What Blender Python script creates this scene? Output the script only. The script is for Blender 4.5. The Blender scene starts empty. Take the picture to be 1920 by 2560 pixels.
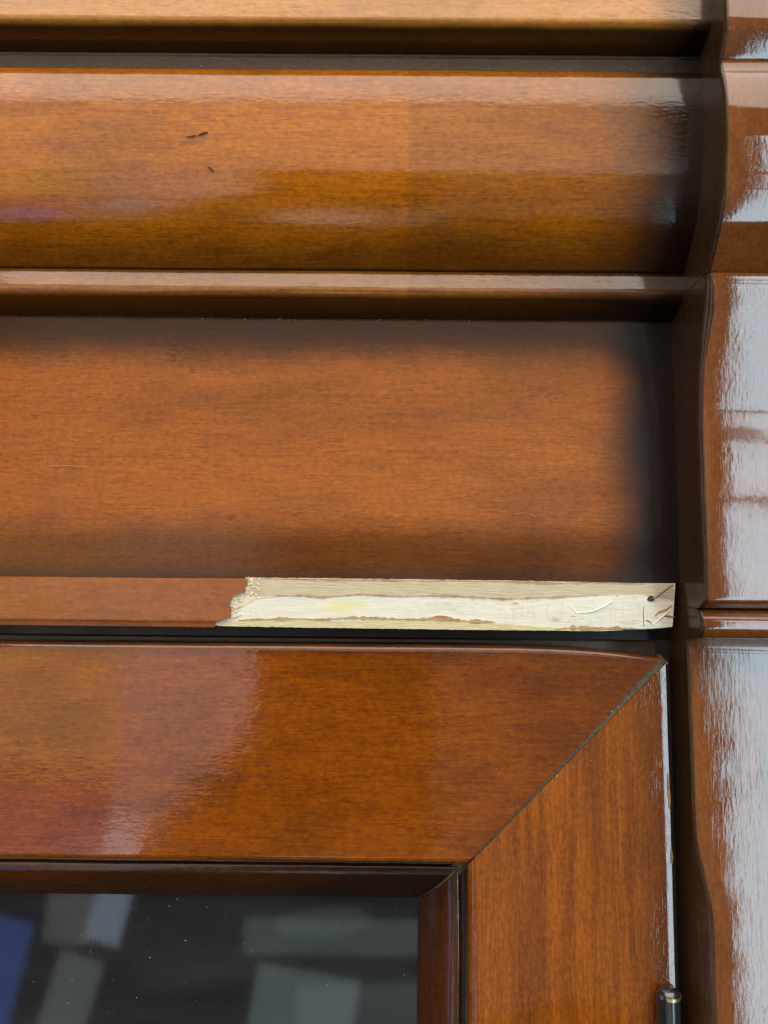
import bpy, bmesh, math, random
from mathutils import Vector, noise, Euler

random.seed(7)
SC = bpy.context.scene
COL = SC.collection

# ------------------------------------------------------------------ camera
cam_d = bpy.data.cameras.new("camera")
cam = bpy.data.objects.new("camera", cam_d)
COL.objects.link(cam)
cam.location = (0, -0.30, 0)
PITCH, YAW, ROLL = 0.1094872, 0.00383658, 0.00995119
from mathutils import Matrix
base = Matrix(((1, 0, 0), (0, 0, -1), (0, 1, 0)))
rot = Matrix.Rotation(YAW, 3, 'Z') @ base @ Matrix.Rotation(PITCH, 3, 'X') @ Matrix.Rotation(ROLL, 3, 'Z')
cam.rotation_euler = rot.to_euler()
cam_d.sensor_fit = 'VERTICAL'
cam_d.sensor_height = 36.0
cam_d.lens = 27.0
cam_d.clip_start = 0.005
cam_d.clip_end = 50
cam_d.dof.use_dof = True
cam_d.dof.focus_distance = 0.302
cam_d.dof.aperture_fstop = 7.0
SC.camera = cam

# ------------------------------------------------------------------ world and room light
SC.view_settings.view_transform = 'Standard'
SC.view_settings.look = 'None'
SC.view_settings.exposure = 0.0
SC.view_settings.gamma = 1.0
W = bpy.data.worlds.new("World")
SC.world = W
W.use_nodes = True
bg = W.node_tree.nodes["Background"]
bg.inputs[0].default_value = (0.75, 0.70, 0.66, 1)
bg.inputs[1].default_value = 0.03


def lamp(name, loc, sx, sz, radiance, color, shape='RECTANGLE', rx=90, ry=0, rz=0):
    """area lamp, turned by default towards the cabinet front (+Y)"""
    d = bpy.data.lights.new(name, 'AREA')
    d.shape = shape
    d.size, d.size_y = sx, sz
    area = sx * sz * (math.pi / 4 if shape in ('ELLIPSE', 'DISK') else 1)
    d.energy = radiance * area * 4.0
    d.color = color
    o = bpy.data.objects.new(name, d)
    COL.objects.link(o)
    o.location = loc
    o.rotation_euler = (Matrix.Rotation(math.radians(ry), 3, 'Y') @ Matrix.Rotation(math.radians(rz), 3, 'Z') @ Matrix.Rotation(math.radians(rx), 3, 'X')).to_euler()
    return o


def lamp_rect(name, x0, x1, z0, z1, y, radiance, color, shape='RECTANGLE', roll=0):
    return lamp(name, ((x0 + x1) / 2, y, (z0 + z1) / 2), x1 - x0, z1 - z0, radiance, color, shape, 90, roll)


DAY = (0.55, 0.84, 1.0)
WR = 9.5
# the tall paned window behind and to the right of the camera
lamp_rect("window_light_upper_pane", 0.745, 1.03, 0.370, 0.66, -1.4, WR, DAY)
lamp_rect("window_light_middle_pane", 0.742, 1.03, 0.204, 0.336, -1.4, WR * 0.95, (0.66, 0.88, 1.0))
lamp_rect("window_light_lower_pane", 0.735, 1.03, -0.95, 0.186, -1.4, WR * 1.0, (0.57, 0.85, 1.0), roll=-1.6)
# area lamps standing in for the bright unseen ceiling and walls of the room
lamp("ceiling_bounce_light", (0.25, -0.75, 1.25), 2.3, 1.2, 3.9, (1.0, 0.93, 0.82), rx=24)
lamp_rect("upper_wall_light", -1.0, 0.60, 0.12, 1.10, -1.55, 1.25, (1.0, 0.92, 0.82))
lamp_rect("pale_wall_light", -0.52, -0.245, -0.24, 0.12, -1.2, 1.3, (1.0, 0.90, 0.94))
for k, (z1, xr) in enumerate(((-0.24, -0.262), (-0.28, -0.292), (-0.32, -0.330), (-0.36, -0.368), (-0.40, -0.405), (-0.44, -0.440))):
    lamp_rect("pale_wall_light_low", -0.52, xr, z1 - 0.04, z1, -1.2, 1.25 - 0.08 * k, (1.0, 0.90, 0.94))
lamp_rect("warm_wall_light", -1.1, -0.52, -0.34, 0.12, -1.2, 1.7, (1.0, 0.74, 0.38))
lamp_rect("violet_patch_light", -0.80, -0.52, -0.55, -0.36, -1.2, 0.75, (0.62, 0.36, 0.85))  # lamp standing in for a violet patch mirrored in the rail
lamp_rect("dim_wall_light", 0.10, 0.60, -0.8, 0.34, -1.3, 0.22, (1.0, 0.90, 0.88))
lamp_rect("low_fill_light", -1.2, 0.35, -1.3, -0.56, -1.6, 0.07, (1.0, 0.95, 0.90))  # dim lamp added low down to lighten the dark glass
lamp("far_left_fill_light", (-2.0, -0.42, -0.15), 0.55, 1.3, 1.7, (0.70, 0.82, 1.0), rx=90, rz=-72)  # lamp added for a bluish sheen on the upright glazing bead
# unseen lamps shaped to give the dim patches mirrored in the glass
lamp_rect("pale_patch_light", -0.56, -0.490, -0.683, -0.45, -1.25, 2.3, (0.62, 0.80, 1.0), roll=14)
lamp_rect("grey_patch_light", -0.66, -0.570, -0.683, -0.5, -1.25, 0.75, (0.90, 0.95, 0.95), roll=4)
lamp_rect("blue_patch_light", -0.90, -0.705, -0.95, -0.61, -1.22, 1.7, (0.14, 0.27, 1.0), roll=12)
lamp_rect("grey_patch_light_low", -0.665, -0.575, -0.95, -0.70, -1.25, 0.9, (0.85, 1.0, 0.92), roll=16)
lamp_rect("grey_sleeve_light", -0.265, 0.10, -0.676, -0.610, -1.2, 0.7, (0.75, 0.98, 1.0), roll=0)
lamp_rect("grey_sleeve_light_top", -0.205, -0.02, -0.64, -0.585, -1.19, 0.4, (0.75, 0.98, 1.0), 'ELLIPSE', roll=-6)
lamp_rect("grey_jumper_light", -0.255, -0.06, -0.95, -0.705, -1.2, 1.1, (0.72, 0.95, 1.0), roll=9)
lamp_rect("grey_jumper_light_side", -0.16, 0.12, -0.95, -0.73, -1.21, 0.5, (0.72, 0.95, 1.0), roll=-3)


# ------------------------------------------------------------------ node helpers
class NT:
    def __init__(self, name):
        self.m = bpy.data.materials.new(name)
        self.m.use_nodes = True
        self.t = self.m.node_tree
        self.b = self.t.nodes["Principled BSDF"]
        self.co = self.t.nodes.new("ShaderNodeTexCoord").outputs["Object"]
        self.sep = None

    def put(self, s, v):
        if v is None:
            return
        if isinstance(v, bpy.types.NodeSocket):
            self.t.links.new(v, s)
        else:
            s.default_value = v

    def xyz(self, k):
        if self.sep is None:
            self.sep = self.t.nodes.new("ShaderNodeSeparateXYZ")
            self.t.links.new(self.co, self.sep.inputs[0])
        return self.sep.outputs["XYZ".index(k)]

    def noise(self, scale, detail=3, rough=0.55, loc=(0, 0, 0), dist=0.0):
        mp = self.t.nodes.new("ShaderNodeMapping")
        mp.inputs["Location"].default_value = loc
        mp.inputs["Scale"].default_value = scale
        self.t.links.new(self.co, mp.inputs[0])
        n = self.t.nodes.new("ShaderNodeTexNoise")
        n.inputs["Scale"].default_value = 1.0
        n.inputs["Detail"].default_value = detail
        n.inputs["Roughness"].default_value = rough
        n.inputs["Distortion"].default_value = dist
        self.t.links.new(mp.outputs[0], n.inputs["Vector"])
        return n.outputs["Fac"]

    def math(self, op, a, b=None, c=None, clamp=False):
        n = self.t.nodes.new("ShaderNodeMath")
        n.operation = op
        n.use_clamp = clamp
        self.put(n.inputs[0], a)
        self.put(n.inputs[1], b)
        self.put(n.inputs[2], c)
        return n.outputs[0]

    def ramp(self, v, a, b, lo=0.0, hi=1.0):
        n = self.t.nodes.new("ShaderNodeMapRange")
        n.interpolation_type = 'SMOOTHSTEP'
        self.put(n.inputs["Value"], v)
        flip = a > b
        if flip:
            a, b, lo, hi = b, a, hi, lo
        n.inputs["From Min"].default_value = a
        n.inputs["From Max"].default_value = b
        n.inputs["To Min"].default_value = lo
        n.inputs["To Max"].default_value = hi
        return n.outputs[0]

    def mix(self, f, a, b, mode='MIX'):
        n = self.t.nodes.new("ShaderNodeMix")
        n.data_type = 'RGBA'
        n.blend_type = mode
        self.put(n.inputs[0], f)
        for s, v in ((n.inputs[6], a), (n.inputs[7], b)):
            if isinstance(v, tuple):
                v = tuple(v) + (1,) if len(v) == 3 else v
            self.put(s, v)
        return n.outputs[2]

    def bump(self, h, strength, dist=0.001, normal=None):
        n = self.t.nodes.new("ShaderNodeBump")
        n.inputs["Strength"].default_value = strength
        n.inputs["Distance"].default_value = dist
        self.put(n.inputs["Height"], h)
        if normal is not None:
            self.put(n.inputs["Normal"], normal)
        return n.outputs[0]


def stretch(axis, along, across):
    return tuple(along if a == axis else across for a in "XYZ")


def wood(name, axis, light, dark, dark_ramps=(), coat_rough=0.12, peel=0.10, peel_axis=None, seed=0.0,
         dark_ramp_col=(0.006, 0.003, 0.002), tone=(0.74, 1.20), coat=1.0, wave=0.0, cracks=0.0, seam=None, big_scale=(11, 34)):
    """lacquered mahogany-stained wood; stains = (axis, from, to, strength): darker finish colour at edges, undersides and recess ends"""
    n = NT(name)
    L = (seed, seed * 1.7, seed * 0.6)
    fine = n.noise(stretch(axis, 60, 1500), 5, 0.65, L)
    mid = n.noise(stretch(axis, 22, 300), 4, 0.6, (L[0] + 3, L[1], L[2]))
    mott = n.noise(stretch(axis, 420, 800), 3, 0.65, (L[0], L[1] + 5, L[2]))
    big = n.noise(stretch(axis, *big_scale), 3, 0.55, (L[0], L[1], L[2] + 9))
    f = n.math('ADD', n.math('MULTIPLY', fine, 0.42), n.math('MULTIPLY', mid, 0.16))
    f = n.math('ADD', f, n.math('MULTIPLY', mott, 0.42))
    f = n.ramp(f, 0.30, 0.70)
    c = n.mix(f, dark, light)
    tn = n.ramp(big, 0.3, 0.7, tone[0], tone[1])
    c = n.mix(1.0, c, n.mix(tn, (0, 0, 0), (1, 1, 1)), 'MULTIPLY')
    # open pores: short dark dashes along the grain
    pore = n.noise(stretch(axis, 230, 2300), 1, 0.4, (L[0] + 1, L[1] + 2, L[2] + 3))
    pgate = n.noise(stretch(axis, 40, 120), 1, 0.5, (L[0] + 7, L[1], L[2]))
    pm = n.math('MULTIPLY', n.ramp(pore, 0.60, 0.69), n.ramp(pgate, 0.36, 0.60))
    c = n.mix(n.math('MULTIPLY', pm, 0.45), c, tuple(x * 0.4 for x in dark))
    spot = n.noise((330, 330, 330), 3, 0.6, (L[0] + 8, L[1] + 8, L[2]))
    c = n.mix(1.0, c, n.mix(n.ramp(spot, 0.30, 0.70, 0.88, 1.09), (0, 0, 0), (1, 1, 1)), 'MULTIPLY')
    if seam is not None:
        sw = n.math('ADD', n.xyz('X'), n.math('MULTIPLY', n.math('SUBTRACT', n.noise((30, 30, 140), 2, 0.5), 0.5), 0.002))
        c = n.mix(1.0, c, n.mix(n.ramp(sw, seam - 0.0010, seam + 0.0010, 1.05, 0.82), (0, 0, 0), (1, 1, 1)), 'MULTIPLY')
    if dark_ramps:
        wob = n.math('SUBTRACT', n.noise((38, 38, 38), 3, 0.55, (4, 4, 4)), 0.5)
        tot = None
        for (ax, a, b, s) in dark_ramps:
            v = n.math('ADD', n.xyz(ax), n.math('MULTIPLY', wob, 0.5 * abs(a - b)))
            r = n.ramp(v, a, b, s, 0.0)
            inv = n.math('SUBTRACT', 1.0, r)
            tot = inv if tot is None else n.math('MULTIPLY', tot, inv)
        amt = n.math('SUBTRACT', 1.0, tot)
        c = n.mix(amt, c, dark_ramp_col)
    n.put(n.b.inputs["Base Color"], c)
    n.b.inputs["Roughness"].default_value = 0.55
    n.b.inputs["Specular IOR Level"].default_value = 0.04
    n.b.inputs["Coat Weight"].default_value = coat
    n.b.inputs["Coat IOR"].default_value = 1.5
    rv = n.noise((55, 55, 55), 3, 0.6, (2, 8, 1))
    n.put(n.b.inputs["Coat Roughness"], n.ramp(rv, 0.3, 0.7, coat_rough * 0.8, coat_rough * 1.25))
    pa = peel_axis or axis
    h = n.noise(stretch(pa, 260, 900), 2, 0.5, (L[0] + 6, L[1], L[2]))
    h2 = n.noise(stretch(pa, 60, 200), 2, 0.5, (L[0] + 2, L[1], L[2]))
    h = n.math('ADD', h, n.math('MULTIPLY', h2, 1.3))
    h = n.math('SUBTRACT', h, n.math('MULTIPLY', pm, 0.5))
    if cracks:
        ck = n.noise(stretch(axis, 60, 2000), 2, 0.5, (L[0] + 4, L[1] + 1, L[2]))
        h = n.math('SUBTRACT', h, n.math('MULTIPLY', n.ramp(ck, 0.60, 0.68), cracks))
    if wave:
        h = n.math('ADD', h, n.math('MULTIPLY', n.noise((22, 22, 22), 1, 0.4, (1, 2, 3)), wave))
    nb = n.bump(h, peel, 0.0006)
    n.put(n.b.inputs["Coat Normal"], nb)
    n.put(n.b.inputs["Normal"], n.bump(h, peel * 0.6, 0.0006))
    return n.m


def plain(name, col, rough=0.6, metal=0.0, var=0.15, scale=400, coat=0.0, bump=0.0):
    n = NT(name)
    v = n.noise((scale,) * 3, 3, 0.6)
    c = n.mix(n.ramp(v, 0.3, 0.7), tuple(x * (1 - var) for x in col), tuple(min(1, x * (1 + var)) for x in col))
    n.put(n.b.inputs["Base Color"], c)
    n.b.inputs["Roughness"].default_value = rough
    n.b.inputs["Metallic"].default_value = metal
    n.b.inputs["Coat Weight"].default_value = coat
    n.b.inputs["Coat Roughness"].default_value = 0.15
    if bump:
        n.put(n.b.inputs["Normal"], n.bump(v, bump, 0.0005))
    return n.m


def raw_wood(name, a, b, axis='X', streak=None, bumps=0.5, dash=0.0):
    n = NT(name)
    g = n.noise(stretch(axis, 130, 1900), 4, 0.65)
    c = n.mix(n.ramp(g, 0.3, 0.7), a, b)
    blot = n.noise((70, 70, 110), 3, 0.6, (3, 1, 2))
    c = n.mix(n.ramp(blot, 0.55, 0.75, 0, 0.35), c, tuple(x * 0.72 for x in a))
    h = g
    if streak:
        s = n.noise((900, 300, 60), 3, 0.6, (8, 0, 0))
        where = n.ramp(n.noise((35, 35, 90), 1, 0.5, (1, 4, 2)), 0.45, 0.6)
        c = n.mix(n.math('MULTIPLY', n.ramp(s, 0.50, 0.70, 0, streak), where), c, (0.56, 0.54, 0.42))
        h = n.math('ADD', n.math('MULTIPLY', g, 0.4), n.math('MULTIPLY', s, where))
        # a yellow glue stain with its own shape
        dx = n.math('MULTIPLY', n.math('ADD', n.xyz('X'), 0.016), 70)
        dz = n.math('MULTIPLY', n.math('ADD', n.xyz('Z'), 0.0042), 240)
        dd = n.math('SQRT', n.math('ADD', n.math('MULTIPLY', dx, dx), n.math('MULTIPLY', dz, dz)))
        dd = n.math('ADD', dd, n.math('MULTIPLY', n.noise((160, 160, 300), 3, 0.6), 1.3))
        c = n.mix(n.ramp(dd, 1.6, 0.7, 0, 0.6), c, (0.70, 0.62, 0.22))
    if dash:
        d = n.noise((190, 300, 2100), 2, 0.5, (5, 5, 5))
        gate = n.ramp(n.noise((45, 45, 200), 2, 0.5, (9, 2, 1)), 0.48, 0.62)
        gx = n.ramp(n.xyz('X'), 0.0, 0.03)
        dm = n.math('MULTIPLY', n.math('MULTIPLY', n.ramp(d, 0.56, 0.66), gate), gx)
        c = n.mix(n.math('MULTIPLY', dm, dash), c, (0.42, 0.20, 0.09))
    n.put(n.b.inputs["Base Color"], c)
    n.b.inputs["Roughness"].default_value = 0.75
    n.b.inputs["Specular IOR Level"].default_value = 0.2
    n.put(n.b.inputs["Normal"], n.bump(h, bumps, 0.0006))
    return n.m


# ------------------------------------------------------------------ materials
M = {}
ORL, ORD = (0.29, 0.070, 0.0006), (0.14, 0.026, 0.0003)
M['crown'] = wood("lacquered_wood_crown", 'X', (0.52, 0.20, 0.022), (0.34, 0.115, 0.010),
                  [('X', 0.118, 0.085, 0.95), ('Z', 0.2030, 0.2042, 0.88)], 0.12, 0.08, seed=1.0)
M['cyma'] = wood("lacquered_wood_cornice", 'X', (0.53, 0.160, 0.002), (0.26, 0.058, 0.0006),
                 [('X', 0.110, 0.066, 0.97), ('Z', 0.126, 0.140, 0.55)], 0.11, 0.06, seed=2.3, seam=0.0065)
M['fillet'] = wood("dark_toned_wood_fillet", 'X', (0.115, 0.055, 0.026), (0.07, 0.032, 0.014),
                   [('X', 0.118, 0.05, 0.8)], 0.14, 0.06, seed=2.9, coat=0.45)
M['bead'] = wood("lacquered_wood_bead", 'X', (0.36, 0.12, 0.012), (0.20, 0.056, 0.005),
                 [('X', 0.118, 0.03, 0.9), ('Z', 0.1150, 0.1168, 0.80)], 0.08, 0.06, seed=3.1, seam=0.0075)
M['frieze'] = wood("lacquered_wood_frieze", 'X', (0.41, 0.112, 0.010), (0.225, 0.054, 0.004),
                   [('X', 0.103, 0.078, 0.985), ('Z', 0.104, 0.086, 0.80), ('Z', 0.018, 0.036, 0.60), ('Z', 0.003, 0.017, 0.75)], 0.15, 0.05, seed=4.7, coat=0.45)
M['veneer'] = wood("lacquered_wood_veneer", 'X', (0.33, 0.090, 0.010), (0.19, 0.046, 0.005), [], 0.28, 0.05, seed=5.2)
M['rail'] = wood("lacquered_wood_rail", 'X', ORL, ORD,
                 [('Z', -0.018, -0.026, 0.6), ('X', 0.105, 0.02, 0.45)], 0.045, 0.06, seed=6.4, big_scale=(22, 50), tone=(0.72, 1.16))
M['stile'] = wood("lacquered_wood_stile", 'Z', (0.38, 0.102, 0.004), (0.16, 0.033, 0.0015),
                  [('X', 0.106, 0.083, 0.55)], 0.05, 0.05, seed=7.9, big_scale=(7, 150), tone=(0.60, 1.30))
M['moulding_dark'] = wood("lacquered_wood_glazing_bead", 'X', (0.085, 0.024, 0.003), (0.036, 0.009, 0.0015),
                          [('X', 0.03, -0.10, 0.75), ('Z', -0.1005, -0.1040, 0.9)], 0.16, 0.10, seed=8.8)
M['moulding_dark_z'] = wood("lacquered_wood_glazing_bead_upright", 'Z', (0.085, 0.024, 0.003), (0.036, 0.009, 0.0015),
                            [('Z', -0.09, -0.135, 0.7), ('X', 0.0315, 0.0275, 0.93)], 0.16, 0.10, seed=8.1)
M['pilaster'] = wood("lacquered_wood_pilaster", 'Z', (0.24, 0.072, 0.014), (0.13, 0.035, 0.006),
                     [], 0.055, 0.022, seed=9.3, wave=0.2, cracks=0.2)
M['dark_side'] = wood("dark_wood_return", 'Z', (0.065, 0.032, 0.013), (0.03, 0.013, 0.005), [], 0.16, 0.06, seed=9.9, coat=0.6)  # darker colour for the pilaster's inner sides and bevels
M['post'] = wood("lacquered_wood_post", 'Z', (0.24, 0.072, 0.012), (0.12, 0.032, 0.005),
                 [], 0.065, 0.024, seed=10.3, wave=0.2, cracks=0.6)
M['inside'] = wood("dark_wood_inside", 'Z', (0.34, 0.27, 0.20), (0.24, 0.18, 0.13), [], 0.4, 0.05, seed=11)
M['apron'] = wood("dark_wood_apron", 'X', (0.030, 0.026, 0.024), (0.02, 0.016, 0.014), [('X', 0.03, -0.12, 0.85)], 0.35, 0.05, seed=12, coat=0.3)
M['core'] = raw_wood("bare_white_wood", (0.63, 0.575, 0.46), (0.73, 0.685, 0.575), 'X', streak=0.55, dash=0.8)
M['beige'] = raw_wood("bare_beige_ply", (0.47, 0.38, 0.24), (0.58, 0.48, 0.33), 'X')
M['yellow'] = raw_wood("bare_yellow_ply", (0.52, 0.43, 0.22), (0.64, 0.56, 0.34), 'X', dash=0.5)
M['fibre'] = raw_wood("torn_brown_fibre", (0.36, 0.19, 0.09), (0.54, 0.35, 0.20), 'X', bumps=0.8)
M['splinter'] = raw_wood("torn_pale_fibre", (0.68, 0.55, 0.38), (0.80, 0.70, 0.54), 'Z', bumps=0.9)
M['dirt'] = plain("old_glue_in_the_joint", (0.075, 0.042, 0.013), 0.6, var=0.5, scale=900, bump=0.4)
M['steel'] = plain("dark_steel", (0.16, 0.13, 0.10), 0.5, 0.5, 0.4, 1500)
M['black_metal'] = plain("black_lacquered_metal", (0.012, 0.012, 0.012), 0.3, 0.0, 0.3, 500, coat=1.0)
M['brass'] = plain("worn_brass", (0.75, 0.62, 0.25), 0.35, 1.0, 0.2, 900)
M['dust'] = plain("pale_dust", (0.32, 0.32, 0.31), 0.9, 0.0, 0.2, 900)
M['gouge'] = plain("dark_gouge", (0.055, 0.024, 0.012), 0.7, 0.0, 0.3, 900)

g = bpy.data.materials.new("window_glass")
g.use_nodes = True
gt = g.node_tree
gt.nodes.clear()
out = gt.nodes.new("ShaderNodeOutputMaterial")
mx = gt.nodes.new("ShaderNodeMixShader")
fr = gt.nodes.new("ShaderNodeFresnel")
fr.inputs["IOR"].default_value = 1.5
tr = gt.nodes.new("ShaderNodeBsdfTransparent")
tr.inputs[0].default_value = (0.90, 0.93, 0.92, 1)
gl = gt.nodes.new("ShaderNodeBsdfGlossy")
gl.inputs["Roughness"].default_value = 0.045
gl.inputs["Color"].default_value = (1, 1, 1, 1)
gt.links.new(fr.outputs[0], mx.inputs[0])
gt.links.new(tr.outputs[0], mx.inputs[1])
gt.links.new(gl.outputs[0], mx.inputs[2])
# a grey haze mixed in to lighten the dark pane, uneven like dust and smears
df = gt.nodes.new("ShaderNodeBsdfDiffuse")
df.inputs[0].default_value = (0.50, 0.50, 0.49, 1)
tc = gt.nodes.new("ShaderNodeTexCoord")
mp = gt.nodes.new("ShaderNodeMapping")
mp.inputs["Rotation"].default_value = (0, 0.5, 0)
mp.inputs["Scale"].default_value = (16, 30, 60)
ns = gt.nodes.new("ShaderNodeTexNoise")
ns.inputs["Scale"].default_value = 1.0
ns.inputs["Detail"].default_value = 5
rg = gt.nodes.new("ShaderNodeMapRange")
rg.inputs["From Min"].default_value = 0.3
rg.inputs["From Max"].default_value = 0.75
rg.inputs["To Min"].default_value = 0.018
rg.inputs["To Max"].default_value = 0.045
gt.links.new(tc.outputs["Object"], mp.inputs[0])
gt.links.new(mp.outputs[0], ns.inputs["Vector"])
gt.links.new(ns.outputs["Fac"], rg.inputs["Value"])
m2 = gt.nodes.new("ShaderNodeMixShader")
gt.links.new(rg.outputs[0], m2.inputs[0])
gt.links.new(mx.outputs[0], m2.inputs[1])
gt.links.new(df.outputs[0], m2.inputs[2])
gt.links.new(m2.outputs[0], out.inputs[0])
M['glass'] = g


# ------------------------------------------------------------------ mesh helpers
def link(name, bm, mat, parent, angle=32, kind=None, label=None):
    bmesh.ops.recalc_face_normals(bm, faces=bm.faces)
    me = bpy.data.meshes.new(name)
    bm.to_mesh(me)
    bm.free()
    for p in me.polygons:
        p.use_smooth = True
    me.set_sharp_from_angle(angle=math.radians(angle))
    me.materials.append(mat)
    o = bpy.data.objects.new(name, me)
    COL.objects.link(o)
    wn = o.modifiers.new("even_normals", 'WEIGHTED_NORMAL')
    wn.keep_sharp = True
    if parent is not None:
        o.parent = parent
    if kind:
        o["kind"] = kind
    if label:
        o["label"] = label
    return o


def rounded(pts, seg=4):
    """2D polyline with optional radius as third value -> rounded corners (open or closed ends kept sharp)"""
    out = []
    n = len(pts)
    for i, p in enumerate(pts):
        r = p[2] if len(p) > 2 else 0
        if r <= 0 or i in (0, n - 1):
            out.append((p[0], p[1]))
            continue
        a, b, c = Vector(pts[i - 1][:2]), Vector(p[:2]), Vector(pts[i + 1][:2])
        u, v = (a - b), (c - b)
        t = min(r, u.length * 0.49, v.length * 0.49)
        s, e = b + u.normalized() * t, b + v.normalized() * t
        for k in range(seg + 1):
            q = k / seg
            w = s * (1 - q) ** 2 + b * 2 * q * (1 - q) + e * q * q
            out.append((w.x, w.y))
    return out


def smooth_curve(pts, n=5):
    """Catmull-Rom through 2D points"""
    P = [Vector(p) for p in pts]
    out = []
    for i in range(len(P) - 1):
        p0, p1, p2, p3 = P[max(i - 1, 0)], P[i], P[i + 1], P[min(i + 2, len(P) - 1)]
        for k in range(n):
            t = k / n
            q = 0.5 * ((2 * p1) + (p2 - p0) * t + (2 * p0 - 5 * p1 + 4 * p2 - p3) * t * t + (3 * p1 - p0 - 3 * p2 + p3) * t ** 3)
            out.append((q.x, q.y))
    out.append(tuple(P[-1]))
    return out


def wobble(x, y, z, amp, f=28.0):
    v = noise.noise_vector(Vector((x * f, y * f * 1.7, z * f * 1.7)))
    return v.y * amp, v.z * amp


def along_x(name, prof, x0, x1, mat, parent, nx=70, amp=0.00012, xfun=None, zfun=None, label=None, angle=32):
    """closed profile of (Y,Z) carried along X. xfun(k)->x end per profile point, zfun(x,z)->dz"""
    bm = bmesh.new()
    rings = []
    for i in range(nx + 1):
        t = i / nx
        ring = []
        for (y, z) in prof:
            xe = xfun(y, z) if xfun else x1
            x = x0 + (xe - x0) * t
            dy, dz = wobble(x, y, z, amp)
            if zfun:
                dz += zfun(x, z)
            ring.append(bm.verts.new((x, y + dy, z + dz)))
        rings.append(ring)
    n = len(prof)
    for i in range(nx):
        for k in range(n):
            bm.faces.new((rings[i][k], rings[i][(k + 1) % n], rings[i + 1][(k + 1) % n], rings[i + 1][k]))
    bm.faces.new(rings[0])
    bm.faces.new(rings[-1])
    return link(name, bm, mat, parent, angle, label=label)


def box_bm(bm, x0, x1, y0, y1, z0, z1, bev=0.0):
    r = bmesh.ops.create_cube(bm, size=1.0)
    for v in r['verts']:
        v.co = Vector(((x0 + x1) / 2 + v.co.x * (x1 - x0), (y0 + y1) / 2 + v.co.y * (y1 - y0), (z0 + z1) / 2 + v.co.z * (z1 - z0)))
    if bev:
        ed = {e for v in r['verts'] for e in v.link_edges}
        bmesh.ops.bevel(bm, geom=list(ed), offset=bev, segments=2, affect='EDGES', profile=0.5)


def tube_bm(bm, pts, radii, n=8):
    P = [Vector(p) for p in pts]
    rings = []
    for i, p in enumerate(P):
        d = (P[min(i + 1, len(P) - 1)] - P[max(i - 1, 0)]).normalized()
        a = d.orthogonal().normalized()
        b = d.cross(a)
        r = radii[i] if isinstance(radii, (list, tuple)) else radii
        rings.append([bm.verts.new(p + (a * math.cos(2 * math.pi * k / n) + b * math.sin(2 * math.pi * k / n)) * r) for k in range(n)])
    for i in range(len(P) - 1):
        for k in range(n):
            bm.faces.new((rings[i][k], rings[i][(k + 1) % n], rings[i + 1][(k + 1) % n], rings[i + 1][k]))
    bm.faces.new(rings[0])
    bm.faces.new(rings[-1])


def plate(bm, outline, y0, y1, zsub=None):
    """outline of (x,z) extruded between depths y0 (front) and y1 (back)"""
    f = [bm.verts.new((x, y0, z)) for x, z in outline]
    b = [bm.verts.new((x, y1, z)) for x, z in outline]
    n = len(outline)
    ff = bm.faces.new(f)
    fb = bm.faces.new(b[::-1])
    for k in range(n):
        bm.faces.new((f[k], b[k], b[(k + 1) % n], f[(k + 1) % n]))
    bmesh.ops.triangulate(bm, faces=[ff, fb])


def interp(tab, x):
    if x <= tab[0][0]:
        return tab[0][1]
    for (a, va), (b, vb) in zip(tab, tab[1:]):
        if x <= b:
            return va + (vb - va) * (x - a) / (b - a)
    return tab[-1][1]


# ------------------------------------------------------------------ the cabinet
XL = -0.40            # how far the cabinet runs to the left of the picture
XS = 0.1141           # inner side of the pilaster
XR = 0.185            # its outer side
BACK = 0.30
cab = bpy.data.objects.new("display_cabinet", None)
COL.objects.link(cab)
cab["label"] = "varnished brown wooden display cabinet with glass door and broken pale veneer strip"
cab["category"] = "cabinet"

# ---- cornice, straight run between the pilasters
crown = rounded([(0.02, 0.235), (-0.0475, 0.235), (-0.0465, 0.2046, 0.0012), (-0.0440, 0.2028, 0.0012), (-0.0368, 0.2001), (0.02, 0.2000)])
along_x("crown_board", crown, XL, XS + 0.001, M['crown'], cab)

cy = smooth_curve([(-0.0366, 0.1905), (-0.0369, 0.184), (-0.0368, 0.176), (-0.0360, 0.166), (-0.0338, 0.1545),
                   (-0.0295, 0.1440), (-0.0232, 0.1347), (-0.0150, 0.1262)], 5)
prof = [(0.02, 0.1998)] + rounded([(0.019, 0.1998), (-0.0356, 0.1998, 0.0002), (-0.0358, 0.1990, 0.0005), (-0.0352, 0.1984, 0.0003), (-0.0347, 0.1937, 0.0004), (0.019, 0.1936)])
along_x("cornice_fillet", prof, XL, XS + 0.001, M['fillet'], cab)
prof = rounded([(0.02, 0.1934), (-0.0358, 0.1934, 0.0006)] + [cy[0]]) [:-1] + cy + [(0.02, 0.1262)]
along_x("cornice_moulding", prof, XL, XS + 0.001, M['cyma'], cab)

prof = rounded([(0.02, 0.1260), (-0.0128, 0.1260, 0.0004), (-0.0140, 0.1176, 0.0016), (-0.0118, 0.1150, 0.0015), (-0.0030, 0.1115, 0.001), (0.02, 0.1112)])
along_x("bead_moulding", prof, XL, XS + 0.001, M['bead'], cab)

prof = [(0.018, 0.1125), (0.0, 0.1125)] + [(0.0003 * math.sin(k * 0.7), 0.1125 - (0.1125 - 0.0064) * k / 20) for k in range(1, 20)] + [(0.0, 0.0064), (0.018, 0.0064)]
along_x("frieze_panel", prof, XL, XS + 0.001, M['frieze'], cab, nx=90, amp=0.00016)

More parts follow.
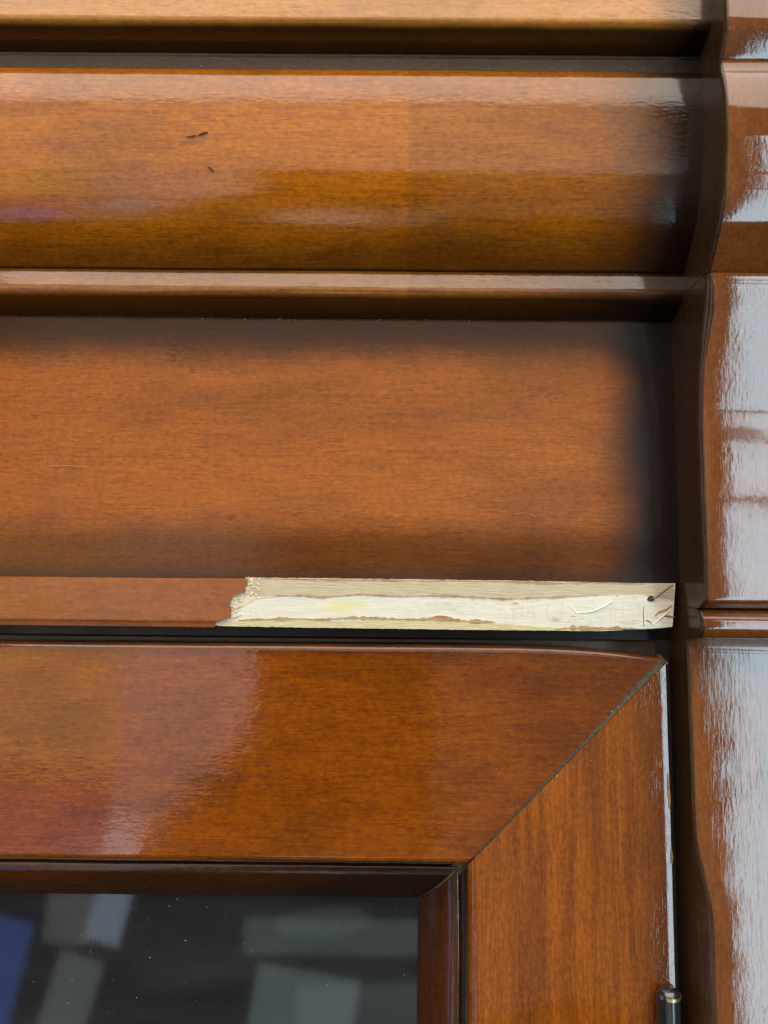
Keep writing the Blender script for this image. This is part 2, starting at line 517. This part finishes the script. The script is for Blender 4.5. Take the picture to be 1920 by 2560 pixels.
# ---- base strip with the veneer torn off its right half
XE = 0.1122
core = rounded([(0.016, 0.0062), (-0.0003, 0.0062, 0.0003), (-0.0003, -0.0118, 0.0005), (0.016, -0.0119)], 2)


def strip_end(y, z):
    return XE - (0.0022 * max(0.0, (-0.0075 - z) / 0.0045) ** 2)


def strip_lift(x, z):
    return (0.0013 * max(0.0, (x - 0.094) / 0.018) ** 2) * max(0.0, min(1.0, -z / 0.012))


strip = along_x("base_strip", core, XL, XE, M['core'], cab, nx=160, amp=0.0001, xfun=strip_end, zfun=strip_lift,
                label="base strip with pale bare wood showing where its veneer has broken off")

PX = 0.29850 / 1920.0    # metres per photo pixel on the strip's face


def sx(u):
    return -0.1494 + u * 0.00015445


def sz(u, v):
    return 0.0061 - (v - (1442 + (u / 1690.0) * 16)) * 0.0001537


def ragged(pts, step=0.0007, amp=0.00028, seed=0):
    out = []
    for (a, b) in zip(pts, pts[1:]):
        A, B = Vector(a), Vector(b)
        k = max(1, int((B - A).length / step))
        for i in range(k):
            p = A.lerp(B, i / k)
            nv = noise.noise_vector(Vector((p.x * 900 + seed, p.y * 900, seed)))
            out.append((p.x + nv.x * amp, p.y + nv.y * amp))
    out.append(tuple(pts[-1]))
    return out


edge_px = [(619, 1442), (618, 1460), (611, 1466), (616, 1476), (610, 1482), (596, 1486), (582, 1490), (580, 1501),
           (574, 1513), (580, 1518), (580, 1541), (572, 1547), (552, 1552), (544, 1555), (540, 1563)]
edge = ragged([(sx(u), sz(u, v)) for u, v in edge_px], 0.0004, 0.00022, 3)
edge[0] = (edge[0][0], 0.0063)
edge[-1] = (edge[-1][0], -0.0125)
bm = bmesh.new()
# finished veneer: front sheet with a thin underside chamfer, left of the tear
NV = 60
front, rows = [], []
zs = [0.0063, 0.0058, 0.003, 0.0, -0.004, -0.008, -0.0098, -0.0102, -0.0108, -0.0124]
ys = [-0.0012, -0.0017, -0.0017, -0.0017, -0.0017, -0.0017, -0.0017, -0.0016, -0.0013, -0.0009]
etab = sorted([(-z, x) for x, z in edge])
zf = []
for a, b, ya, yb in zip(zs, zs[1:], ys, ys[1:]):
    k = max(1, int((a - b) / 0.0005))
    for i in range(k):
        zf.append((a + (b - a) * i / k, ya + (yb - ya) * i / k))
zf.append((zs[-1], ys[-1]))
grid, gridb = [], []
for z, y in zf:
    xe = interp(etab, -z)
    row, rowb = [], []
    for i in range(NV + 1):
        x = XL + (xe - XL) * (i / NV) ** 0.6
        dy, dz = wobble(x, y, z, 0.0001)
        row.append(bm.verts.new((x, y + dy, z + dz)))
        rowb.append(bm.verts.new((x, y + dy + 0.0011, z + dz)))
    grid.append(row)
    gridb.append(rowb)
for g_ in (grid, gridb):
    for r1, r2 in zip(g_, g_[1:]):
        for i in range(NV):
            bm.faces.new((r1[i], r1[i + 1], r2[i + 1], r2[i]))
for j in range(len(grid) - 1):
    bm.faces.new((grid[j][-1], gridb[j][-1], gridb[j + 1][-1], grid[j + 1][-1]))
for i in range(NV):
    bm.faces.new((grid[0][i], grid[0][i + 1], gridb[0][i + 1], gridb[0][i]))
    bm.faces.new((grid[-1][i], grid[-1][i + 1], gridb[-1][i + 1], gridb[-1][i]))
link("veneer", bm, M['veneer'], strip, label="brown varnished veneer still in place")


def band(name, top, bottom, y0, y1, mat, seed, amp=0.00022, step=0.0007, label=None, broken=False):
    """a thin sheet between a top and a bottom line given in photo pixels of the strip"""
    t = ragged([(sx(u), sz(u, v)) for u, v in top], step, amp, seed)
    b = ragged([(sx(u), sz(u, v)) for u, v in bottom], step, amp, seed + 5)
    xa, xb = max(t[0][0], b[0][0]), min(t[-1][0], b[-1][0])
    n = int((xb - xa) / step)
    bm = bmesh.new()
    F, B = [], []
    for i in range(n + 1):
        x = xa + (xb - xa) * i / n
        zt, zb = interp(t, x), interp(b, x)
        if broken:
            m = (zt + zb) / 2
            h = (zt - zb) / 2 * max(0.18, min(1.5, 0.75 + 1.8 * noise.noise(Vector((x * 130, seed * 3.3, 1)))+ 1.2 * noise.noise(Vector((x * 520, seed, 4)))))
            zt, zb = m + h, m - h
        if zb > zt - 0.00003:
            zb = zt - 0.00003
        dy = noise.noise(Vector((x * 220, seed, 0))) * 0.0001
        F.append((bm.verts.new((x, y0 + dy, zt)), bm.verts.new((x, y0 + dy, zb))))
        B.append((bm.verts.new((x, y1, zt)), bm.verts.new((x, y1, zb))))
    for i in range(n):
        bm.faces.new((F[i][0], F[i + 1][0], F[i + 1][1], F[i][1]))
        bm.faces.new((B[i][0], B[i + 1][0], B[i + 1][1], B[i][1]))
        bm.faces.new((F[i][0], F[i + 1][0], B[i + 1][0], B[i][0]))
        bm.faces.new((F[i][1], F[i + 1][1], B[i + 1][1], B[i][1]))
    for e in (0, -1):
        bm.faces.new((F[e][0], F[e][1], B[e][1], B[e][0]))
    return link(name, bm, mat, strip, 40, label=label)


# layers of the torn ply
band("ply_layer", [(612, 1443), (900, 1446), (1300, 1451), (1690, 1459)],
     [(612, 1489), (690, 1491), (760, 1487), (810, 1494), (900, 1487), (1000, 1490), (1120, 1489), (1260, 1497), (1380, 1494), (1500, 1487), (1600, 1484), (1690, 1500)],
     -0.00045, 0.0004, M['beige'], 11, label="beige upper layer of torn ply")
band("ply_layer", [(548, 1553), (620, 1550), (700, 1552), (770, 1548), (850, 1553), (960, 1549), (1060, 1550), (1200, 1556), (1400, 1568), (1560, 1574)],
     [(541, 1565), (800, 1569), (1100, 1573), (1400, 1576), (1500, 1577), (1560, 1574.5)],
     -0.0005, 0.0003, M['yellow'], 21, label="yellowish lowest layer of torn ply")
band("ply_layer", [(576, 1492), (620, 1489), (660, 1488), (690, 1490)],
     [(576, 1540), (590, 1534), (615, 1512), (640, 1497), (690, 1492)],
     -0.00045, 0.0003, M['splinter'], 31, 0.0003, 0.0005)
# torn fibre lines
band("torn_fibre", [(640, 1444), (900, 1447), (1300, 1452), (1620, 1458)],
     [(640, 1447), (720, 1449), (800, 1452), (950, 1451), (1060, 1454), (1160, 1452), (1290, 1456), (1400, 1462), (1480, 1456), (1620, 1461)],
     -0.0006, -0.0002, M['fibre'], 41, 0.00018, 0.0004, broken=True)
band("torn_fibre", [(690, 1488), (760, 1485), (810, 1490), (900, 1484), (1000, 1487), (1120, 1486), (1260, 1494), (1380, 1491), (1500, 1486)],
     [(690, 1490), (760, 1490), (810, 1495), (900, 1487), (1000, 1493), (1120, 1491), (1260, 1499), (1380, 1495), (1500, 1487)],
     -0.0006, -0.0002, M['fibre'], 51, 0.00018, 0.0004, broken=True)
band("torn_fibre", [(600, 1549), (660, 1546), (700, 1540), (760, 1543), (800, 1547), (880, 1540), (960, 1543), (1040, 1546), (1100, 1540), (1180, 1550), (1240, 1552)],
     [(600, 1551), (660, 1551), (700, 1553), (760, 1549), (800, 1552), (880, 1547), (960, 1548), (1040, 1551), (1100, 1549), (1180, 1556), (1240, 1556)],
     -0.0007, -0.0002, M['fibre'], 61, 0.0003, 0.0004, broken=True)
band("torn_fibre", [(1390, 1570), (1440, 1562), (1480, 1568), (1540, 1566), (1600, 1569)],
     [(1390, 1574), (1440, 1574), (1480, 1574), (1540, 1572), (1600, 1572)],
     -0.0007, -0.0002, M['fibre'], 71, 0.0003, 0.0004, broken=True)

# crumbs of splintered edge along the tear
bm = bmesh.new()
for i in range(46):
    u = random.uniform(612, 648)
    v = random.uniform(1444, 1488)
    x, z = sx(u), sz(u, v)
    r = random.uniform(0.0002, 0.0005)
    res = bmesh.ops.create_icosphere(bm, subdivisions=1, radius=r)
    sc = (random.uniform(0.7, 1.5), 0.6, random.uniform(0.7, 1.6))
    for w in res['verts']:
        w.co = Vector((x + w.co.x * sc[0], -0.0006 + w.co.y * sc[1], z + w.co.z * sc[2]))
link("splinter", bm, M['splinter'], strip, kind="stuff")
bm = bmesh.new()
for i in range(26):
    u = random.uniform(574, 600)
    v = random.uniform(1490, 1546)
    x, z = sx(u), sz(u, v)
    l = random.uniform(0.0006, 0.0022)
    tube_bm(bm, [(x, -0.0006, z), (x + l * 0.5, -0.0008, z + random.uniform(-1, 1) * 0.0002), (x + l, -0.0005, z)], [0.00015, 0.0002, 0.00008], 5)
link("splinter", bm, M['splinter'], strip, kind="stuff")

# nail with its shaft lying across the corner, the hole it tore, and cracks
bm = bmesh.new()
a = Vector((sx(1636), -0.0013, sz(1636, 1497)))
b = Vector((sx(1681), -0.0030, sz(1681, 1462)))
tube_bm(bm, [a, a.lerp(b, 0.5), b], 0.00034, 10)
link("nail", bm, M['steel'], strip)
bm = bmesh.new()
o = [(sx(1631 + 8.5 * math.cos(t) * (1 + 0.2 * math.sin(3 * t))), sz(1631, 1496 + 7.5 * math.sin(t))) for t in [k * math.pi / 8 for k in range(16)]]
plate(bm, o, -0.00062, -0.0002)
link("nail_hole", bm, M['gouge'], strip)


def scratch(pts, w, y, mat, parent, name="scratch"):
    bm = bmesh.new()
    P = [Vector((p[0], y if len(p) < 3 else p[2], p[1])) for p in pts]
    n = len(P)
    tube_bm(bm, P, [w * (0.25 + 0.75 * math.sin(math.pi * (i + 0.4) / n)) for i in range(n)], 6)
    return link(name, bm, mat, parent)


def px(*uv):
    return [(sx(u), sz(u, v)) for u, v in uv]


M['cut'] = plain("pale_cut", (0.70, 0.73, 0.70), 0.5, var=0.05)
M['crack'] = plain("brown_crack", (0.16, 0.09, 0.045), 0.8)
scratch(px((1440, 1532), (1465, 1531), (1490, 1526), (1515, 1515), (1535, 1502), (1548, 1486)), 0.00042, -0.0004, M['cut'], strip)
scratch(px((1428, 1516), (1440, 1526), (1450, 1534)), 0.0003, -0.0003, M['cut'], strip)
scratch(px((1613, 1515), (1611, 1535), (1612, 1552), (1611, 1566)), 0.00017, -0.00035, M['crack'], strip, "crack")
scratch(px((1618, 1550), (1626, 1553), (1632, 1560)), 0.0003, -0.0004, M['crack'], strip, "crack")
scratch(px((1634, 1562), (1650, 1548), (1664, 1537), (1678, 1524)), 0.0004, -0.0004, M['cut'], strip)
scratch(px((1640, 1540), (1650, 1530), (1668, 1524), (1684, 1514)), 0.0005, -0.0002, M['fibre'], strip, "torn_fibre")
scratch(px((1664, 1540), (1675, 1540), (1690, 1542)), 0.0004, -0.0003, M['crack'], strip, "crack")

# ---- board behind the gap over the door
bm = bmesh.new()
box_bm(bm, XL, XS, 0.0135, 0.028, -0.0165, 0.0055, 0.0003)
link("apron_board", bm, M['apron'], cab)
bm = bmesh.new()
box_bm(bm, XL, XS, 0.030, BACK, -0.024, -0.018)
link("top_board", bm, M['inside'], cab)
bm = bmesh.new()
box_bm(bm, XL, XR - 0.004, BACK, BACK + 0.012, -0.5, 0.23)
link("back_panel", bm, M['inside'], cab)
bm = bmesh.new()
box_bm(bm, XR - 0.022, XR - 0.004, 0.016, BACK, -0.5, 0.20)
link("side_panel", bm, M['inside'], cab)
bm = bmesh.new()
box_bm(bm, XL, XS, 0.021, BACK, 0.115, 0.232)
link("cornice_block", bm, M['inside'], cab)


# ---- pilaster
def pilaster_piece(name, prof, mat, parent, chamfer, yback=0.014, xr=XR, nx=10, seg=5, label=None):
    """front profile (Y,Z) from top to bottom; chamfer(z)->(cx, cy): size of the eased inner edge"""
    bm = bmesh.new()
    rows = []
    for (y, z) in prof:
        cx_, cy_ = chamfer(z)
        cols = [(XS, yback)]
        cols += [(XS, y + cy_)]
        for k in range(1, seg):
            t = k / seg
            # a slightly rounded bevel
            q = 0.16 * math.sin(math.pi * t)
            cols.append((XS + cx_ * t - q * cx_, y + cy_ * (1 - t) - q * cy_))
        cols.append((XS + cx_, y))
        for k in range(1, nx + 1):
            cols.append((XS + cx_ + (xr - XS - cx_) * k / nx, y))
        cols.append((xr, yback))
        row = []
        for i, (x, yy) in enumerate(cols):
            dy, dz = wobble(x, yy, z, 0.00012, 60)
            dx = noise.noise(Vector((3.1, yy * 50, z * 90))) * 0.00022 if 0 < i < seg + 3 else 0
            row.append(bm.verts.new((x + dx, yy + (dy if yy < yback else 0), z)))
        rows.append(row)
    n = len(rows[0])
    for r1, r2 in zip(rows, rows[1:]):
        for k in range(n):
            f = bm.faces.new((r1[k], r1[(k + 1) % n], r2[(k + 1) % n], r2[k]))
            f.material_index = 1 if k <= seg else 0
    bm.faces.new(rows[0])
    bm.faces.new(rows[-1])
    o = link(name, bm, mat, parent, 35, label=label)
    o.data.materials.append(M['dark_side'])
    return o


def dense(pts, step=0.003):
    out = []
    for (a, b) in zip(pts, pts[1:]):
        A, B = Vector(a), Vector(b)
        k = max(1, int((B - A).length / step))
        for i in range(k):
            q = A.lerp(B, i / k)
            out.append((q.x, q.y))
    out.append(tuple(pts[-1]))
    return out


def post_cut(z):
    t = max(0.0, min(1.0, (-0.083 - z) / 0.034))
    t = t * t * (3 - 2 * t)
    return 0.0011 + 0.0052 * t, 0.0013 + 0.0085 * t


post = pilaster_piece("pilaster_post", dense([(-0.0040, -0.0150), (-0.0050, -0.0190), (-0.0053, -0.03), (-0.0055, -0.083), (-0.0055, -0.125), (-0.0055, -0.5)], 0.0025),
                      M['post'], cab, post_cut)
small = lambda z: (0.0013, 0.0016)
top = [(-0.0572, 0.230), (-0.0571, 0.205), (-0.0568, 0.1955), (-0.0562, 0.1935), (-0.0545, 0.1910), (-0.0530, 0.1883), (-0.0518, 0.1868)]
pilaster_piece("crown_block", dense(top, 0.003), M['pilaster'], cab, small)
pc = [(-0.0516, 0.1866), (-0.0513, 0.1845)] + smooth_curve([(-0.0520, 0.1822), (-0.0530, 0.179), (-0.0537, 0.1745), (-0.0540, 0.1685), (-0.0539, 0.163), (-0.0536, 0.157), (-0.0525, 0.1495), (-0.0513, 0.1426),
                    (-0.0496, 0.1364), (-0.0460, 0.1297), (-0.0425, 0.1254), (-0.0390, 0.1211), (-0.0352, 0.1170)], 4)
pilaster_piece("cornice_block", dense(pc, 0.003), M['pilaster'], cab, small)
fb = [(-0.0352, 0.1167), (-0.0352, 0.1145), (-0.0346, 0.111), (-0.0333, 0.106), (-0.0305, 0.098), (-0.0280, 0.090), (-0.0258, 0.081), (-0.0244, 0.073), (-0.0238, 0.065),
      (-0.0237, 0.055), (-0.0236, 0.043), (-0.0235, 0.030), (-0.0234, 0.015), (-0.0232, 0.003), (-0.0225, -0.0008), (-0.0200, -0.0022), (-0.0185, -0.0030)]
pilaster_piece("frieze_block", dense(smooth_curve(fb, 3), 0.003), M['pilaster'], cab, lambda z: (0.0016 + 0.0016 * max(0.0, 1 - abs(z - 0.103) / 0.016), 0.0022 + 0.0016 * max(0.0, 1 - abs(z - 0.103) / 0.016)))
am = rounded([(-0.0150, -0.0032), (-0.0172, -0.0040, 0.0006), (-0.0192, -0.0072, 0.002), (-0.0192, -0.0105, 0.002), (-0.0172, -0.0138, 0.0012), (-0.0090, -0.0149)], 4)
pilaster_piece("astragal", am, M['pilaster'], cab, small)

# ---- door
YD = 0.002
XO, ZO, WF = 0.1090, -0.0225, 0.0773      # outer upper corner and width of the frame


def half_gap(w):
    return 0.00135 - 0.00085 * min(1.0, w / WF) ** 0.6


bm = bmesh.new()
L = [(XL, ZO - 0.006), (XO - 0.006, ZO - 0.006), (XO - 0.006, -0.5), (XO - WF - 0.004, -0.5), (XO - WF - 0.004, ZO - WF - 0.004), (XL, ZO - WF - 0.004)]
plate(bm, L, YD + 0.0172, YD + 0.022)
door = link("door", bm, M['inside'], cab, label="glazed door hinged on the right with mitred frame")

rail_prof = rounded([(0, 0.0168), (0, 0.0022), (0.0004, 0.0010, 0.0008), (0.0016, 0.0, 0.0008), (WF * 0.5, -0.0001), (WF - 0.0016, 0.0, 0.0007), (WF - 0.0002, 0.0006, 0.0006), (WF, 0.0045), (WF, 0.0168)], 4)
bm = bmesh.new()
rows = []
NR = 90
for i in range(NR + 1):
    t = i / NR
    row = []
    for (w, d) in rail_prof:
        xe = XO - w - half_gap(w) * 1.4
        x = XL + (xe - XL) * t
        dy, dz = wobble(x, d, w, 0.00012)
        q = max(0.0, (x - 0.045) / 0.064)
        lift = (0.0040 - 0.0004 * max(0, (0.035 - x) / 0.2)) * (1 - q ** 2.2) * max(0.0, 1 - w / 0.02)
        row.append(bm.verts.new((x, YD + d + dy, ZO - w + dz + lift)))
    rows.append(row)
n = len(rail_prof)
for r1, r2 in zip(rows, rows[1:]):
    for k in range(n):
        bm.faces.new((r1[k], r1[(k + 1) % n], r2[(k + 1) % n], r2[k]))
bm.faces.new(rows[0])
bm.faces.new(rows[-1])
rail = link("door_rail", bm, M['rail'], door)

stile_prof = rounded([(0, 0.0168), (0, 0.0030), (0.0001, 0.0009, 0.0004), (0.0004, 0.00022, 0.0002), (0.0008, 0.000196), (0.0021, 0.00009), (0.0024, 0.00006), (0.0028, 0.0), (WF * 0.5, -0.0001), (WF - 0.0022, 0.0, 0.0010), (WF - 0.0002, 0.0010, 0.0008), (WF, 0.0045), (WF, 0.0168)], 4)
bm = bmesh.new()
rows = []
for i in range(NR + 1):
    t = i / NR
    row = []
    for (w, d) in stile_prof:
        z0 = ZO - w - half_gap(w) * 1.4
        z = z0 + (-0.5 - z0) * t
        dx, dy = wobble(w, d, z, 0.00014)
        row.append(bm.verts.new((XO - w + dx, YD + d + dy, z)))
    rows.append(row)
n = len(stile_prof)
for r1, r2 in zip(rows, rows[1:]):
    for k in range(n):
        bm.faces.new((r1[k], r1[(k + 1) % n], r2[(k + 1) % n], r2[k]))
bm.faces.new(rows[0])
bm.faces.new(rows[-1])
stile = link("door_stile", bm, M['stile'], door)

# glazing beads
W0, W1 = WF - 0.0003, WF + 0.0182
bead_prof = [(W0, 0.0166)] + rounded([(W0, 0.0062), (WF + 0.0022, 0.0062, 0.0008), (WF + 0.0028, 0.0050, 0.0008), (WF + 0.0058, 0.0048, 0.002), (WF + 0.0105, 0.0068, 0.003),
                                       (WF + 0.0150, 0.0108, 0.002), (W1 - 0.0006, 0.0140, 0.0008), (W1, 0.0166)], 4)


def bead(name, horizontal, mat):
    bm = bmesh.new()
    rows = []
    for i in range(NR + 1):
        t = i / NR
        row = []
        for (w, d) in bead_prof:
            hg = 0.0008
            if horizontal:
                xe = XO - w - hg
                x = XL + (xe - XL) * t
                dy, dz = wobble(x, d, w, 0.0002)
                row.append(bm.verts.new((x, YD + d + dy, ZO - w + dz)))
            else:
                z0 = ZO - w - hg
                z = z0 + (-0.5 - z0) * t
                dx, dy = wobble(w, d, z, 0.0002)
                row.append(bm.verts.new((XO - w + dx, YD + d + dy, z)))
        rows.append(row)
    n = len(bead_prof)
    for r1, r2 in zip(rows, rows[1:]):
        for k in range(n):
            bm.faces.new((r1[k], r1[(k + 1) % n], r2[(k + 1) % n], r2[k]))
    bm.faces.new(rows[0])
    bm.faces.new(rows[-1])
    return link(name, bm, mat, door)


bead("glazing_bead", True, M['moulding_dark'])
bead("glazing_bead", False, M['moulding_dark_z'])

# glue and dirt in the open mitre
bm = bmesh.new()
line = [(0.0, 0.0045), (0.0006, 0.0018), (0.003, 0.0005), (0.02, 0.0004), (0.05, 0.0004), (WF - 0.003, 0.0004), (WF, 0.0030), (WF + 0.003, 0.0052), (WF + 0.006, 0.0051), (WF + 0.0105, 0.0070), (WF + 0.015, 0.0111), (W1, 0.0160)]
top_, bot_ = [], []
for (w, d) in line:
    for lst, s in ((top_, 1), (bot_, -1)):
        k = 0.0016 * s
        lst.append((bm.verts.new((XO - w - k, YD + d + 0.0002, ZO - w + k)), bm.verts.new((XO - w - k, YD + d + 0.0030, ZO - w + k))))
for i in range(len(line) - 1):
    for (p, q) in ((top_, bot_),):
        bm.faces.new((p[i][0], p[i + 1][0], q[i + 1][0], q[i][0]))
        bm.faces.new((p[i][1], p[i + 1][1], q[i + 1][1], q[i][1]))
    for lst in (top_, bot_):
        bm.faces.new((lst[i][0], lst[i + 1][0], lst[i + 1][1], lst[i][1]))
link("mitre_joint", bm, M['dirt'], door, 60, label="open mitre joint filled with old brown glue")

# chipped lacquer along the mitre
bm = bmesh.new()
for i in range(12):
    w = random.uniform(0.002, 0.05) * random.random() ** 0.4
    s = random.choice((1, -1))
    k = half_gap(w) + random.uniform(0.0001, 0.0004)
    r = random.uniform(0.00006, 0.00018)
    res = bmesh.ops.create_icosphere(bm, subdivisions=1, radius=r)
    for v in res['verts']:
        v.co = Vector((XO - w - k * s * 0.7 + v.co.x * 1.3, YD - 0.0001 + v.co.y * 0.5, ZO - w + k * s * 0.7 + v.co.z))
link("lacquer_chip", bm, M['splinter'], door, kind="stuff")

# glass
bm = bmesh.new()
box_bm(bm, XL, XO - W1 + 0.004, YD + 0.0160, YD + 0.0190, -0.5, ZO - W1 + 0.004)
glass = link("glass_pane", bm, M['glass'], door)

# hinge
bm = bmesh.new()
hx, hy, hr = 0.1046, -0.0010, 0.0042
prof = [(0.0, -0.1412), (0.0016, -0.1413), (0.0030, -0.1419), (0.0037, -0.1428), (0.0042, -0.1436), (0.0042, -0.1448), (0.0042, -0.175), (0.0042, -0.21), (0.0042, -0.225), (0.0, -0.2255)]
NS = 28
rings = [[bm.verts.new((hx + r * math.cos(2 * math.pi * k / NS), hy + r * math.sin(2 * math.pi * k / NS), z)) for k in range(NS)] for r, z in prof[1:-1]]
for r1, r2 in zip(rings, rings[1:]):
    for k in range(NS):
        bm.faces.new((r1[k], r1[(k + 1) % NS], r2[(k + 1) % NS], r2[k]))
bm.faces.new(rings[0])
bm.faces.new(rings[-1])
box_bm(bm, hx + 0.001, hx + 0.0042, hy + 0.002, YD + 0.016, -0.222, -0.146)
hinge = link("hinge", bm, M['black_metal'], door, 40)
bm = bmesh.new()
rings = [[bm.verts.new((hx + r * math.cos(2 * math.pi * k / NS), hy + r * math.sin(2 * math.pi * k / NS), z)) for k in range(NS)] for r, z in
         ((0.00435, -0.1434), (0.00435, -0.1444))]
for k in range(NS):
    if -0.9 < math.cos(2 * math.pi * (k + 0.5) / NS - math.radians(-50)) and math.cos(2 * math.pi * (k + 0.5) / NS - math.radians(-50)) > 0.5:
        bm.faces.new((rings[0][k], rings[0][(k + 1) % NS], rings[1][(k + 1) % NS], rings[1][k]))
loose = [v for v in bm.verts if not v.link_faces]
bmesh.ops.delete(bm, geom=loose, context='VERTS')
ex = bmesh.ops.solidify(bm, geom=bm.faces[:], thickness=0.0002)
link("brass_wear", bm, M['brass'], door, 40)


# ---- dust and marks
def flakes(name, n, fx, parent, r0=0.0001, r1=0.00035, mat='dust'):
    bm = bmesh.new()
    for i in range(n):
        p = Vector(fx())
        r = r0 + (r1 - r0) * random.random() ** 3
        res = bmesh.ops.create_icosphere(bm, subdivisions=1, radius=r)
        e = Euler((0, random.uniform(0, 3.14), 0))
        s = Vector((random.uniform(0.6, 2.2), 0.5, random.uniform(0.5, 1.0)))
        for v in res['verts']:
            v.co = p + e.to_matrix() @ Vector((v.co.x * s.x, v.co.y * s.y, v.co.z * s.z))
    return link(name, bm, M[mat], parent, kind="stuff")


GX, GZ = XO - W1, ZO - W1
flakes("dust", 190, lambda: (random.uniform(-0.17, GX), YD + 0.01595, GZ - 0.055 * random.random() ** 1.2), door, 0.00007, 0.00021)
flakes("dust", 90, lambda: (random.uniform(-0.16, 0.11), -0.0350 - 0.0003, 0.1945 + random.uniform(-0.0004, 0.0006)), cab, 0.00006, 0.00022)
flakes("dust", 60, lambda: (random.uniform(-0.16, 0.11), -0.0134, 0.1255 - 0.003 * random.random() ** 2), cab, 0.00006, 0.00022)
flakes("dust", 130, lambda: (random.uniform(-0.16, 0.06), -0.0005, 0.1107 + random.uniform(-0.0003, 0.0004)), cab, 0.00008, 0.00022)
flakes("dust", 26, lambda: (random.uniform(-0.16, 0.10), -0.0004, random.uniform(0.01, 0.10)), cab, 0.00005, 0.00018)
flakes("dust", 40, lambda: (random.uniform(-0.16, 0.09), YD - 0.0002, random.uniform(-0.098, -0.026)), door, 0.00005, 0.0002)

# small gouges in the cornice
scratch([(-0.0745, 0.1659, -0.0366), (-0.0725, 0.1663, -0.0366), (-0.0708, 0.1666, -0.0366)], 0.00026, 0, M['gouge'], cab, "gouge")
scratch([(-0.0702, 0.1667, -0.0366), (-0.0685, 0.1674, -0.0366), (-0.0668, 0.1679, -0.0366)], 0.00036, 0, M['gouge'], cab, "gouge")
scratch([(-0.0668, 0.1558, -0.0346), (-0.0657, 0.1550, -0.0344), (-0.0646, 0.1542, -0.0341)], 0.00034, 0, M['gouge'], cab, "gouge")

# worn places on the outer edge of the stile and fine pale scuffs
M['worn'] = raw_wood("worn_brown_edge", (0.22, 0.10, 0.04), (0.40, 0.22, 0.10), 'Z')
for z0, z1, x in ((-0.066, -0.0745, 0.10795), (-0.0715, -0.0790, 0.10825), (-0.094, -0.099, 0.10845), (-0.0405, -0.0440, 0.10640)):
    scratch([(x, z0, YD + 0.00005), (x + 0.00012, (z0 + z1) / 2, YD + 0.00002), (x - 0.00005, z1, YD + 0.00005)], 0.00042, 0, M['worn'], stile, "worn_edge")
M['scuff'] = plain("pale_scuff", (0.52, 0.33, 0.19), 0.6, var=0.1)
for pts in ([(-0.1435, 0.0790), (-0.1428, 0.0778), (-0.1424, 0.0770)], [(-0.126, 0.0610), (-0.124, 0.0604), (-0.1225, 0.0606)], [(-0.1195, 0.0645), (-0.1180, 0.0640), (-0.1172, 0.0630)],
            [(-0.134, 0.0500), (-0.127, 0.0502), (-0.119, 0.0499)], [(0.0545, 0.0345), (0.0565, 0.0325), (0.0590, 0.0318)]):
    scratch(pts, 0.00010, -0.00022, M['scuff'], cab, "scuff")
